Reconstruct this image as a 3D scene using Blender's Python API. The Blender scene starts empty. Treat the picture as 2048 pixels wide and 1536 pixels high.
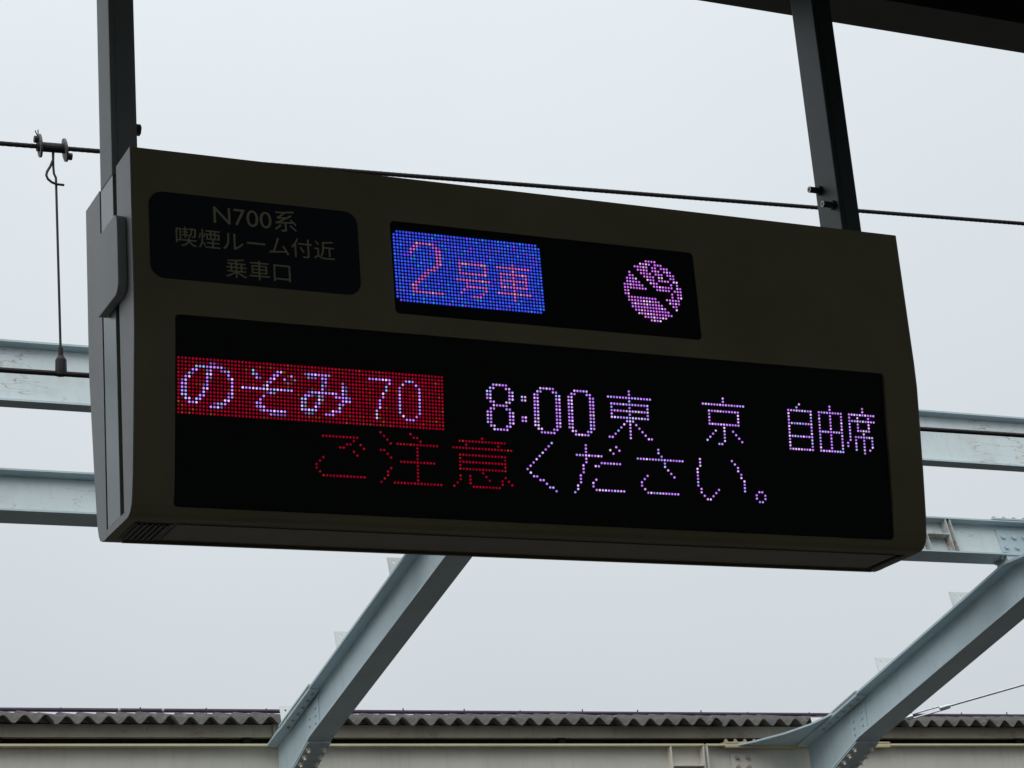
import bpy, bmesh, math, random
from mathutils import Vector, Matrix

# ------------------------------------------------------------------ camera
scene = bpy.context.scene
COL = scene.collection
cam_data = bpy.data.cameras.new('camera')
cam = bpy.data.objects.new('camera', cam_data)
COL.objects.link(cam)
scene.camera = cam
YAW, PITCH, ROLL = 0.4643, 0.3235, -0.0825
_f = Vector((math.sin(YAW) * math.cos(PITCH), math.cos(YAW) * math.cos(PITCH), math.sin(PITCH)))
_r0 = Vector((math.cos(YAW), -math.sin(YAW), 0))
_u0 = _r0.cross(_f)
_r = math.cos(ROLL) * _r0 + math.sin(ROLL) * _u0
_u = -math.sin(ROLL) * _r0 + math.cos(ROLL) * _u0
cam.matrix_world = Matrix((( _r.x, _u.x, -_f.x, -1.730), (_r.y, _u.y, -_f.y, -5.431),
                           (_r.z, _u.z, -_f.z, 1.5995), (0, 0, 0, 1)))
cam_data.sensor_width = 36.0
cam_data.lens = 36.0 * 4468.0 / 2048.0
cam_data.clip_end = 3000.0

# ------------------------------------------------------------------ overcast sky
world = bpy.data.worlds.new('World')
scene.world = world
world.use_nodes = True
wn, wl = world.node_tree.nodes, world.node_tree.links
wn.clear()
SUN_EL, SUN_AZ = math.radians(48), math.radians(232)      # behind the camera, to the left
wout = wn.new('ShaderNodeOutputWorld')
wbg = wn.new('ShaderNodeBackground')
sky = wn.new('ShaderNodeTexSky')
sky.sky_type = 'NISHITA'
sky.sun_disc = False
sky.sun_elevation = SUN_EL
sky.sun_rotation = SUN_AZ
sky.dust_density = 4.0
sk_scale = wn.new('ShaderNodeVectorMath'); sk_scale.operation = 'SCALE'
sk_scale.inputs['Scale'].default_value = 0.06
wl.new(sky.outputs[0], sk_scale.inputs[0])
tc = wn.new('ShaderNodeTexCoord')
sep = wn.new('ShaderNodeSeparateXYZ')
wl.new(tc.outputs['Generated'], sep.inputs[0])
mr = wn.new('ShaderNodeMapRange')                          # overcast dome: paler towards the zenith
mr.inputs['From Min'].default_value = 0.0
mr.inputs['From Max'].default_value = 1.0
mr.inputs['To Min'].default_value = 0.60
mr.inputs['To Max'].default_value = 1.24
wl.new(sep.outputs['Z'], mr.inputs['Value'])
cn = wn.new('ShaderNodeTexNoise')
cn.inputs['Scale'].default_value = 2.2
cn.inputs['Detail'].default_value = 4.0
wl.new(tc.outputs['Generated'], cn.inputs['Vector'])
cr = wn.new('ShaderNodeMapRange')
cr.inputs['From Min'].default_value = 0.3
cr.inputs['From Max'].default_value = 0.7
cr.inputs['To Min'].default_value = 0.955
cr.inputs['To Max'].default_value = 1.045
wl.new(cn.outputs['Fac'], cr.inputs['Value'])
mm = wn.new('ShaderNodeMath'); mm.operation = 'MULTIPLY'
wl.new(mr.outputs[0], mm.inputs[0]); wl.new(cr.outputs[0], mm.inputs[1])
ov = wn.new('ShaderNodeVectorMath'); ov.operation = 'SCALE'
ov.inputs[0].default_value = (0.92, 0.985, 1.03)
wl.new(mm.outputs[0], ov.inputs['Scale'])
wmix = wn.new('ShaderNodeMix'); wmix.data_type = 'RGBA'
wmix.inputs['Factor'].default_value = 0.93
wl.new(sk_scale.outputs[0], wmix.inputs['A'])
wl.new(ov.outputs[0], wmix.inputs['B'])
wl.new(wmix.outputs['Result'], wbg.inputs['Color'])
wbg.inputs['Strength'].default_value = 1.0
wl.new(wbg.outputs[0], wout.inputs['Surface'])

sun_data = bpy.data.lights.new('sun', 'SUN')
sun_data.energy = 1.35
sun_data.angle = math.radians(40)
sun_data.color = (1.0, 0.97, 0.93)
sun = bpy.data.objects.new('sun', sun_data)
COL.objects.link(sun)
_sd = Vector((math.cos(SUN_EL) * math.sin(SUN_AZ), math.cos(SUN_EL) * math.cos(SUN_AZ), math.sin(SUN_EL)))
sun.rotation_euler = _sd.to_track_quat('Z', 'Y').to_euler()
sun.location = (-6, -9, 14)

scene.view_settings.view_transform = 'Standard'
scene.view_settings.look = 'None'
scene.view_settings.exposure = 0.0
scene.view_settings.gamma = 1.0

rnd = random.Random(7)

# ------------------------------------------------------------------ materials
def new_mat(name):
    m = bpy.data.materials.new(name)
    m.use_nodes = True
    nt = m.node_tree
    b = nt.nodes['Principled BSDF']
    return m, nt.nodes, nt.links, b

def ramp(n, stops):
    r = n.new('ShaderNodeValToRGB')
    e = r.color_ramp.elements
    while len(e) > 1:
        e.remove(e[-1])
    e[0].position = stops[0][0]; e[0].color = (*stops[0][1], 1)
    for p, c in stops[1:]:
        k = e.new(p); k.color = (*c, 1)
    return r

def coords(n, l, scale=(1, 1, 1), offset=(0, 0, 0)):
    t = n.new('ShaderNodeTexCoord')
    mp = n.new('ShaderNodeMapping')
    mp.inputs['Scale'].default_value = scale
    mp.inputs['Location'].default_value = offset
    l.new(t.outputs['Object'], mp.inputs['Vector'])
    return mp.outputs['Vector']

def noise(n, l, vec, scale, detail=4.0, rough=0.6):
    t = n.new('ShaderNodeTexNoise')
    t.inputs['Scale'].default_value = scale
    t.inputs['Detail'].default_value = detail
    t.inputs['Roughness'].default_value = rough
    l.new(vec, t.inputs['Vector'])
    return t.outputs['Fac']

def mixc(n, l, fac, a, b):
    m = n.new('ShaderNodeMix'); m.data_type = 'RGBA'
    if hasattr(fac, 'default_value') or hasattr(fac, 'is_linked'):
        l.new(fac, m.inputs['Factor'])
    else:
        m.inputs['Factor'].default_value = fac
    for key, v in (('A', a), ('B', b)):
        if isinstance(v, tuple):
            m.inputs[key].default_value = (*v, 1)
        else:
            l.new(v, m.inputs[key])
    return m.outputs['Result']

def math_node(n, l, op, a, b):
    m = n.new('ShaderNodeMath'); m.operation = op
    for i, v in enumerate((a, b)):
        if isinstance(v, (int, float)):
            m.inputs[i].default_value = v
        else:
            l.new(v, m.inputs[i])
    return m.outputs[0]

def bump(n, l, b, h, strength=0.2, dist=0.01):
    k = n.new('ShaderNodeBump')
    k.inputs['Strength'].default_value = strength
    k.inputs['Distance'].default_value = dist
    l.new(h, k.inputs['Height'])
    l.new(k.outputs['Normal'], b.inputs['Normal'])

def paint(name, base, dark, rust=(0.16, 0.06, 0.03), rust_lo=0.68, rust_hi=0.78, rough=0.5, stain=0.35,
          cracks=0.0, scale=2.0):
    """weathered paint: mottled tone, vertical streaks, rust blooms, optional rusty cracks along X"""
    m, n, l, b = new_mat(name)
    v = coords(n, l)
    vs = coords(n, l, (6, 6, 0.7))
    c = mixc(n, l, ramp_fac(n, l, noise(n, l, v, scale, 6.0), 0.35, 0.7), base, dark)
    c = mixc(n, l, math_node(n, l, 'MULTIPLY', ramp_fac(n, l, noise(n, l, vs, 3.0, 5.0), 0.52, 0.8), stain), c,
             tuple(x * 0.55 for x in base))
    fine = noise(n, l, v, 55.0, 5.0, 0.7)
    c = mixc(n, l, math_node(n, l, 'MULTIPLY', ramp_fac(n, l, fine, 0.55, 0.75), 0.16), c, tuple(x * 0.6 for x in base))
    rs = noise(n, l, coords(n, l, (1, 1, 2.2), (3.1, 0.4, 1.7)), 3.4, 9.0, 0.72)
    c = mixc(n, l, ramp_fac(n, l, rs, rust_lo, rust_hi), c, rust)
    if cracks > 0:
        vec = coords(n, l, (2.6, 2.6, 15.0))
        nz = n.new('ShaderNodeTexNoise'); nz.inputs['Scale'].default_value = 1.6; nz.inputs['Detail'].default_value = 3
        l.new(vec, nz.inputs['Vector'])
        add = n.new('ShaderNodeVectorMath'); add.operation = 'ADD'
        l.new(vec, add.inputs[0]); l.new(nz.outputs['Color'], add.inputs[1])
        vo = n.new('ShaderNodeTexVoronoi'); vo.feature = 'DISTANCE_TO_EDGE'; vo.inputs['Scale'].default_value = 1.0
        l.new(add.outputs[0], vo.inputs['Vector'])
        line = ramp_fac(n, l, vo.outputs['Distance'], 0.024, 0.0)
        msk = ramp_fac(n, l, noise(n, l, coords(n, l, (1, 1, 1.6), (0.7, 0, 0)), 2.3, 3.0), 0.47, 0.6)
        f = math_node(n, l, 'MULTIPLY', math_node(n, l, 'MULTIPLY', line, msk), cracks)
        c = mixc(n, l, f, c, (0.22, 0.085, 0.05))
        halo = math_node(n, l, 'MULTIPLY', ramp_fac(n, l, noise(n, l, coords(n, l, (2, 2, 3)), 2.0, 6.0), 0.56, 0.75), 0.3)
        c = mixc(n, l, halo, c, (0.42, 0.30, 0.16))
    l.new(c, b.inputs['Base Color'])
    b.inputs['Roughness'].default_value = rough
    bump(n, l, b, fine, 0.15, 0.003)
    return m

def ramp_fac(n, l, val, lo, hi):
    m = n.new('ShaderNodeMapRange')
    m.inputs['From Min'].default_value = lo
    m.inputs['From Max'].default_value = hi
    l.new(val, m.inputs['Value'])
    return m.outputs[0]

def plain(name, base, rough=0.5, metal=0.0, var=0.25, nscale=18.0, bmp=0.08, spec=0.5):
    m, n, l, b = new_mat(name)
    f = noise(n, l, coords(n, l), nscale, 5.0, 0.65)
    l.new(mixc(n, l, ramp_fac(n, l, f, 0.3, 0.7), base, tuple(x * (1 - var) for x in base)), b.inputs['Base Color'])
    b.inputs['Roughness'].default_value = rough
    b.inputs['Metallic'].default_value = metal
    b.inputs['Specular IOR Level'].default_value = spec
    if bmp:
        bump(n, l, b, f, bmp, 0.002)
    return m

M = {}
M['steel'] = paint('pale_blue_steel_paint', (0.45, 0.55, 0.59), (0.37, 0.465, 0.505), stain=0.4, rust_lo=0.66, rust_hi=0.82)
M['steel_cracked'] = paint('cracked_pale_blue_steel_paint', (0.60, 0.68, 0.69), (0.53, 0.61, 0.63), stain=0.28,
                           cracks=0.75, rust_lo=0.75, rust_hi=0.86)
M['steel_rusty'] = paint('pale_blue_paint_with_rust', (0.42, 0.52, 0.55), (0.36, 0.45, 0.48), stain=0.5,
                         rust=(0.20, 0.075, 0.035), rust_lo=0.58, rust_hi=0.70)
M['steel_shelf'] = paint('rust_bitten_pale_blue_paint', (0.48, 0.52, 0.50), (0.40, 0.43, 0.41), stain=0.5, rust=(0.24, 0.09, 0.035),
                         rust_lo=0.50, rust_hi=0.66)
M['cream'] = paint('cream_girder_paint', (0.68, 0.655, 0.58), (0.60, 0.575, 0.51), stain=0.3, rust=(0.24, 0.13, 0.06),
                   rust_lo=0.70, rust_hi=0.82)
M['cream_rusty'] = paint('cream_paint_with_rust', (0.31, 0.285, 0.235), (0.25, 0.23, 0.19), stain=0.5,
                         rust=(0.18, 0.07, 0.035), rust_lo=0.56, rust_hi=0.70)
M['straw'] = paint('straw_coloured_primer', (0.55, 0.45, 0.28), (0.47, 0.38, 0.24), stain=0.3, rust_lo=0.7, rust_hi=0.8)
M['pale_bolt'] = paint('pale_weathered_bolts', (0.72, 0.69, 0.60), (0.58, 0.54, 0.46), rust=(0.3, 0.17, 0.1), rust_lo=0.6, rust_hi=0.75)
M['bolt'] = paint('weathered_bolt_steel', (0.44, 0.40, 0.35), (0.34, 0.29, 0.25), rust=(0.22, 0.10, 0.06), rust_lo=0.5, rust_hi=0.7)
M['slate'] = paint('weathered_fibre_cement', (0.098, 0.095, 0.086), (0.045, 0.043, 0.040), rust=(0.19, 0.19, 0.165),
                   rust_lo=0.58, rust_hi=0.7, rough=0.95, stain=0.5, scale=9.0)
M['ridge'] = paint('brown_ridge_board', (0.10, 0.07, 0.065), (0.06, 0.045, 0.04), rust_lo=0.6, rust_hi=0.75)
M['cream_edge'] = paint('straw_cream_flange_paint', (0.66, 0.62, 0.44), (0.58, 0.54, 0.38), stain=0.3, rust=(0.3, 0.18, 0.08), rust_lo=0.66, rust_hi=0.8)
M['white_plate'] = paint('white_painted_plate', (0.72, 0.74, 0.74), (0.62, 0.64, 0.63), stain=0.25, rust_lo=0.72, rust_hi=0.8)
M['galv'] = plain('galvanised_steel', (0.48, 0.52, 0.54), 0.42, 0.6)
M['disc'] = plain('dull_grey_disc', (0.16, 0.16, 0.165), 0.6, 0.3)
M['sign_body'] = plain('warm_grey_sign_paint', (0.29, 0.27, 0.155), 0.55, 0.0, 0.22, 2.6, 0.03, 0.3)
M['sign_bottom'] = plain('grey_underside_paint', (0.33, 0.31, 0.26), 0.6, 0.0, 0.15, 9.0, 0.04, 0.3)
M['sign_end'] = plain('pale_grey_end_panel_paint', (0.385, 0.40, 0.395), 0.45, 0.0, 0.22, 3.5, 0.03)
M['post_end'] = plain('satin_grey_metal', (0.29, 0.32, 0.325), 0.30, 0.25, 0.12, 5.0, 0.02)
M['post_dark'] = plain('dark_slate_post', (0.065, 0.084, 0.087), 0.5, 0.0, 0.15, 8.0, 0.05)  # darker base tone, used on the right post only
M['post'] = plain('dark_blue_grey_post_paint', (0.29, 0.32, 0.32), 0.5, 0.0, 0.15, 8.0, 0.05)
M['black'] = plain('matt_black_display_face', (0.006, 0.008, 0.009), 0.6, 0.0, 0.3, 40.0, 0.02, 0.2)
M['navy'] = plain('navy_black_panel', (0.007, 0.012, 0.020), 0.5, 0.0, 0.2, 20.0, 0.0, 0.3)
M['print'] = plain('pale_printed_lettering', (0.46, 0.42, 0.27), 0.6, 0.0, 0.1, 30.0, 0.0, 0.2)
M['dark_metal'] = plain('dark_bolt_metal', (0.06, 0.055, 0.055), 0.45, 0.5)
M['bright_metal'] = plain('worn_bolt_metal', (0.34, 0.33, 0.31), 0.35, 0.8)
M['wire'] = plain('blackened_copper_wire', (0.035, 0.03, 0.035), 0.6, 0.2, 0.4, 120.0, 0.3)
M['canopy'] = plain('dark_canopy_steel', (0.055, 0.056, 0.055), 0.6, 0.0, 0.25, 5.0, 0.05)
M['canopy_deck'] = plain('dark_roof_deck', (0.05, 0.05, 0.047), 0.8, 0.0, 0.25, 4.0, 0.1)
M['pipe'] = plain('dark_purple_grey_pipe', (0.075, 0.045, 0.10), 0.6, 0.1, 0.3, 25.0, 0.1)
M['gap_shade'] = plain('gap_shade_black', (0.012, 0.012, 0.012), 0.9, 0.0, 0.3, 12.0, 0.1, 0.1)  # shade of the gap under the fascia, put into the colour
M['concrete'] = plain('platform_concrete', (0.11, 0.107, 0.10), 0.85, 0.0, 0.3, 6.0, 0.2)
M['ballast'] = plain('track_ballast', (0.065, 0.055, 0.046), 0.95, 0.0, 0.6, 22.0, 0.8)

def led_mat(name, strength):
    m = bpy.data.materials.new(name)
    m.use_nodes = True
    n, l = m.node_tree.nodes, m.node_tree.links
    n.clear()
    o = n.new('ShaderNodeOutputMaterial')
    e = n.new('ShaderNodeEmission')
    a = n.new('ShaderNodeAttribute'); a.attribute_name = 'led'
    l.new(a.outputs['Color'], e.inputs['Color'])
    e.inputs['Strength'].default_value = strength
    l.new(e.outputs[0], o.inputs['Surface'])
    return m
M['led'] = led_mat('lit_led', 1.0)

# ------------------------------------------------------------------ builders
class MB:
    """collects world-space geometry; build() links it as one mesh object"""
    def __init__(self):
        self.v, self.f = [], []
    def add(self, verts, faces):
        o = len(self.v)
        self.v += [tuple(p) for p in verts]
        self.f += [tuple(i + o for i in f) for f in faces]
        return self
    def box(self, x0, x1, y0, y1, z0, z1):
        return self.add([(x0, y0, z0), (x1, y0, z0), (x1, y1, z0), (x0, y1, z0), (x0, y0, z1), (x1, y0, z1), (x1, y1, z1), (x0, y1, z1)],
                        [(0, 3, 2, 1), (4, 5, 6, 7), (0, 1, 5, 4), (1, 2, 6, 5), (2, 3, 7, 6), (3, 0, 4, 7)])
    def prism(self, poly, fn, a, b):
        """closed polygon swept from a to b; fn(p, q, t) -> xyz"""
        n = len(poly)
        vs = [fn(p, q, a) for p, q in poly] + [fn(p, q, b) for p, q in poly]
        fs = [tuple(range(n))[::-1], tuple(range(n, 2 * n))]
        fs += [(i, (i + 1) % n, n + (i + 1) % n, n + i) for i in range(n)]
        return self.add(vs, fs)
    def yz(self, poly, x0, x1):
        return self.prism(poly, lambda y, z, t: (t, y, z), x0, x1)
    def xz(self, poly, y0, y1):
        return self.prism(poly, lambda x, z, t: (x, t, z), y0, y1)
    def xy(self, poly, z0, z1):
        return self.prism(poly, lambda x, y, t: (x, y, t), z0, z1)
    def tube(self, pts, r, seg=10, cap=True):
        pts = [Vector(p) for p in pts]
        rs = r if isinstance(r, (list, tuple)) else [r] * len(pts)
        rings = []
        for i, p in enumerate(pts):
            d = (pts[min(i + 1, len(pts) - 1)] - pts[max(i - 1, 0)]).normalized()
            ref = Vector((0, 0, 1)) if abs(d.z) < 0.9 else Vector((1, 0, 0))
            a = d.cross(ref).normalized(); b = d.cross(a)
            rings.append([p + rs[i] * (math.cos(2 * math.pi * k / seg) * a + math.sin(2 * math.pi * k / seg) * b) for k in range(seg)])
        vs = [q for ring in rings for q in ring]
        fs = []
        for i in range(len(pts) - 1):
            for k in range(seg):
                k2 = (k + 1) % seg
                fs.append((i * seg + k, i * seg + k2, (i + 1) * seg + k2, (i + 1) * seg + k))
        if cap:
            fs.append(tuple(range(seg))[::-1]); fs.append(tuple((len(pts) - 1) * seg + k for k in range(seg)))
        return self.add(vs, fs)
    def build(self, name, mat, parent=None, bevel=0.0, smooth=False, origin=None):
        me = bpy.data.meshes.new(name)
        off = Vector(origin) if origin is not None else (parent_world(parent) if parent else Vector((0, 0, 0)))
        me.from_pydata([tuple(Vector(p) - off) for p in self.v], [], self.f)
        bm = bmesh.new(); bm.from_mesh(me)
        bmesh.ops.recalc_face_normals(bm, faces=bm.faces)
        if bevel:
            es = [e for e in bm.edges if len(e.link_faces) == 2 and e.calc_face_angle(0) > 0.5]
            bmesh.ops.bevel(bm, geom=es, offset=bevel, segments=2, profile=0.6, affect='EDGES', clamp_overlap=True)
        bm.to_mesh(me); bm.free()
        if smooth:
            me.shade_smooth()
        me.materials.append(M[mat])
        o = bpy.data.objects.new(name, me)
        COL.objects.link(o)
        if parent:
            o.parent = parent
        if origin is not None:
            o.location = origin if not parent else Vector(origin) - parent_world(parent)
        return o

def parent_world(p):
    v = Vector((0, 0, 0))
    while p:
        v += p.location
        p = p.parent
    return v

def tag(o, label=None, cat=None, group=None, kind=None):
    if label: o['label'] = label
    if cat: o['category'] = cat
    if group: o['group'] = group
    if kind: o['kind'] = kind
    return o

def thing(name, loc, label, cat, group=None):
    o = bpy.data.objects.new(name, None)
    COL.objects.link(o)
    o.location = loc
    o.empty_display_size = 0.1
    return tag(o, label, cat, group)

def rrect(x0, x1, z0, z1, r, seg=6):
    out = []
    for cx, cz, a0 in ((x1 - r, z1 - r, 0), (x0 + r, z1 - r, 90), (x0 + r, z0 + r, 180), (x1 - r, z0 + r, 270)):
        for k in range(seg + 1):
            a = math.radians(a0 + 90 * k / seg)
            out.append((cx + r * math.cos(a), cz + r * math.sin(a)))
    return out

def bolt(mb, p, axis, r, h, shank=None):
    """hexagonal bolt head with a short threaded end"""
    p = Vector(p); a = Vector(axis).normalized()
    mb.tube([p, p + a * h], r, 6)
    if shank:
        mb.tube([p + a * h, p + a * (h + shank)], r * 0.55, 8)
    return mb

# ------------------------------------------------------------------ ground, platforms, track bed
g = MB(); g.box(-600, 600, -600, 600, -1.5, -1.1)
tag(g.build('ground', 'ballast'), kind='structure')
g = MB(); g.box(-60, 60, -10.0, 0.15, -1.096, 0.0)
tag(g.build('platform', 'concrete'), kind='structure')
g = MB(); g.box(-60, 60, 9.6, 18.0, -1.096, 0.0)
tag(g.build('far_platform', 'concrete'), kind='structure')

# ------------------------------------------------------------------ station canopy above the camera
cano = thing('platform_canopy', (2.0, -6.6, 0.0), 'dark steel platform canopy overhead with its eave beam behind the right hanger post', 'canopy')
ZB = 5.330                                                     # underside of the eave beam
def ibeam_x(x0, x1, y0, y1, z0, z1, tf, tw):
    yc = (y0 + y1) / 2
    return [(y0, z0), (y1, z0), (y1, z0 + tf), (yc + tw / 2, z0 + tf), (yc + tw / 2, z1 - tf), (y1, z1 - tf), (y1, z1),
            (y0, z1), (y0, z1 - tf), (yc - tw / 2, z1 - tf), (yc - tw / 2, z0 + tf), (y0, z0 + tf)]
b = MB(); b.yz(ibeam_x(0, 0, 0.335, 0.535, ZB, 5.66, 0.016, 0.012), -60, 60); b.build('eave_beam', 'canopy', cano)
b = MB(); b.yz(ibeam_x(0, 0, -6.75, -6.45, 5.20, 5.66, 0.02, 0.014), -60, 60); b.build('spine_beam', 'canopy', cano)
b = MB(); b.box(-60, 60, -10.4, 0.62, 5.664, 5.72); b.build('roof_deck', 'canopy_deck', cano)
for y in (-1.3, -2.9, -4.5, -8.2, -9.8):
    b = MB(); b.box(-60, 60, y - 0.05, y + 0.05, 5.54, 5.66); b.build('purlin', 'canopy', cano)
for x in (-22.0, -13.0, -4.0, 5.0, 14.0, 23.0):
    b = MB(); b.box(x - 0.13, x + 0.13, -6.73, -6.47, 0.0, 5.198); b.build('column', 'canopy', cano, 0.01)
b = MB(); b.box(-60, 60, -10.0, -9.85, 0.0, 4.2);  # wall added out of view, its height set to keep the board front dark
tag(b.build('light_block_wall', 'concrete'), 'added unseen grey wall behind the camera, blocking light from the board front', 'wall')

# ------------------------------------------------------------------ the display board
XL, XR = -0.126, 2.397
YC = 0.207
front = [(-0.022, 4.235), (-0.022, 3.80), (-0.0195, 3.72), (-0.011, 3.64), (0.010, 3.45), (0.028, 3.313), (0.0375, 3.262),
         (0.046, 3.238), (0.060, 3.221), (0.080, 3.2135), (0.105, 3.212)]
back = [(2 * YC - y, z) for y, z in front[::-1]]
PROFILE = front + back
def y_front(z):
    for (y0, z0), (y1, z1) in zip(front, front[1:]):
        if z1 <= z <= z0:
            return y0 + (y1 - y0) * (z0 - z) / (z0 - z1)
    return front[-1][0]

board = thing('departure_board', ((XL + XR) / 2, YC, 3.212),
              'long dark double-sided platform departure board with lit LED lines hanging from two posts', 'departure board')

TILT = 0.1069
def led_low(u, v, w=0.0):
    """LED column u, row v of the lower display; w = distance out of its face"""
    return Vector((0.01 * u, 0.01 * v * math.sin(TILT) - w * math.cos(TILT), 3.64 - 0.01 * v * math.cos(TILT) - w * math.sin(TILT)))
def led_up(u, v, w=0.0):
    return Vector((0.641 + 0.01 * u, -0.0225 - w, 4.065 - 0.01 * v))

def cutter(mb):
    me = bpy.data.meshes.new('cut')
    me.from_pydata(mb.v, [], mb.f)
    bm = bmesh.new(); bm.from_mesh(me)
    bmesh.ops.recalc_face_normals(bm, faces=bm.faces)
    bm.to_mesh(me); bm.free()
    o = bpy.data.objects.new('cut', me)
    COL.objects.link(o)
    return o
def carve(mb, cuts):
    base = cutter(mb)
    cs = [cutter(c) for c in cuts]
    for c in cs:
        md = base.modifiers.new('b', 'BOOLEAN'); md.operation = 'DIFFERENCE'; md.solver = 'EXACT'; md.object = c
    bpy.context.view_layer.update()
    ev = base.evaluated_get(bpy.context.evaluated_depsgraph_get())
    me = ev.to_mesh()
    out = MB(); out.add([v.co.copy() for v in me.vertices], [tuple(p.vertices) for p in me.polygons])
    for o in [base] + cs:
        d = o.data; bpy.data.objects.remove(o); bpy.data.meshes.remove(d)
    return out

# windows in the face: upper display (vertical) and lower display (tilted back)
UPW = (0.632, 1.628, 3.814, 4.097)
LOW = (-0.012, 2.275)                    # x range; rows from -11.6 to 40.6
body = MB(); body.yz(PROFILE, XL + 0.0045, XR - 0.0045)
cut_up = MB(); cut_up.xz(rrect(*UPW, 0.014), -0.1, -0.0135)
low_poly = rrect(LOW[0], LOW[1], -0.406, 0.118, 0.012)
def low_pt(x, s, t):                     # s = distance up the tilted face, t = distance out of it
    return led_low(x * 100.0, -s * 100.0, t)
cut_low = MB(); cut_low.prism(low_poly, low_pt, -0.006, 0.15)
SLOT = (0.115, 0.287)
cut_l = MB(); cut_l.box(XL - 0.1, XL + 0.12, SLOT[0], SLOT[1], 3.235, 4.5)
cut_r = MB(); cut_r.box(XR - 0.12, XR + 0.1, SLOT[0], SLOT[1], 3.235, 4.5)
carve(body, [cut_up, cut_low, cut_l, cut_r]).build('housing', 'sign_body', board)

# end panels either side of the post slot
for xa, xb in ((XL, XL + 0.004), (XR - 0.004, XR)):
    fp = [p for p in front if p[0] < SLOT[0]] + [(SLOT[0], 3.212), (SLOT[0], 4.235)]
    b = MB(); b.yz(fp, xa, xb); b.build('end_panel', 'sign_end', board, 0.0008)
    bp = [(SLOT[1], 4.235), (SLOT[1], 3.212)] + [p for p in back if p[0] > SLOT[1]]
    b = MB(); b.yz(bp, xa, xb); b.build('end_panel', 'sign_end', board, 0.0008)
    b = MB(); b.box(xa, xb, SLOT[0] + 0.001, SLOT[1] - 0.001, 3.2125, 3.2345); b.build('end_sill', 'sign_end', board, 0.0008)
# post covers sitting in the slots, below each post
for xa, xb in ((XL + 0.001, XL + 0.077), (XR - 0.077, XR - 0.001)):
    b = MB(); b.box(xa, xb, 0.155, 0.278, 3.2355, 4.228); b.build('post_cover', 'post_end', board, 0.002)
# raised cover plate on the end beside the notice panel
pl = [(y, z) for y, z in rrect(0.026, 0.255, 3.825, 4.06, 0.035)]
b = MB(); b.yz(pl, XL - 0.027, XL - 0.001); b.build('cover_plate', 'sign_end', board, 0.003)
pl = [(y, z) for y, z in rrect(0.026, 0.255, 3.825, 4.06, 0.035)]
b = MB(); b.yz(pl, XR + 0.001, XR + 0.027); b.build('cover_plate', 'sign_end', board, 0.003)
# underside: plain plate, vents at both ends, a drip lip along the rear edge
b = MB(); b.box(0.02, 2.325, 0.118, 0.268, 3.2085, 3.2115); b.build('underside_plate', 'sign_bottom', board)
b = MB(); b.box(-0.08, 2.36, 0.296, 0.306, 3.2045, 3.2115); b.build('drip_lip', 'sign_body', board)
for xa, xb in ((-0.095, 0.012), (2.333, 2.366)):
    v = MB(); v.box(xa, xb, 0.122, 0.285, 3.2095, 3.2115)
    vent = v.build('vent', 'dark_metal', board)
    n = 6 if xb < 1 else 2
    for i in range(n):
        x = xa + 0.006 + (xb - xa - 0.014) * (i + 0.5) / n
        s = MB(); s.box(x - 0.0035, x + 0.0035, 0.128, 0.279, 3.2062, 3.2092); s.build('slat', 'dark_metal', vent)

# printed notice panel
p = MB(); p.xz(rrect(-0.077, 0.531, 3.8565, 4.1095, 0.040, 8), -0.0245, -0.0222)
notice = p.build('notice_panel', 'navy', board)
notice['label'] = 'black printed panel naming the smoking room boarding point'
def lettering(body_text, xc, zc, width, height, y, parent, mat):
    cu = bpy.data.curves.new('t', 'FONT'); cu.body = body_text
    cu.extrude = 0.0
    o = bpy.data.objects.new('t', cu); COL.objects.link(o)
    bpy.context.view_layer.update()
    me0 = bpy.data.meshes.new_from_object(o.evaluated_get(bpy.context.evaluated_depsgraph_get()))
    xs = [v.co.x for v in me0.vertices]; ys = [v.co.y for v in me0.vertices]
    s = width / (max(xs) - min(xs))
    sz = height / (max(ys) - min(ys))
    mx, my = (max(xs) + min(xs)) / 2, (max(ys) + min(ys)) / 2
    mb = MB()
    mb.add([(xc + (v.co.x - mx) * s, y, zc + (v.co.y - my) * sz) for v in me0.vertices], [tuple(q.vertices) for q in me0.polygons])
    bpy.data.objects.remove(o); bpy.data.curves.remove(cu); bpy.data.meshes.remove(me0)
    return mb.build('lettering', mat, parent)
lettering('N700系', 0.2265, 4.0595, 0.243, 0.0640, -0.0250, notice, 'print')
lettering('喫煙ルーム付近', 0.2265, 3.9825, 0.461, 0.0575, -0.0250, notice, 'print')
lettering('乗車口', 0.2285, 3.9035, 0.187, 0.0575, -0.0250, notice, 'print')

# ---- LED dots
def dots(spec):
    """'row:col,col-col row:...' -> list of (col, row)"""
    out = []
    for item in spec.split():
        r, cs = item.split(':')
        for c in cs.split(','):
            a, *z = c.split('-')
            for k in range(int(a), int(z[0] if z else a) + 1):
                out.append((k, int(r)))
    return out
def shift(ds, du, dv):
    return [(c + du, r + dv) for c, r in ds]

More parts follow.
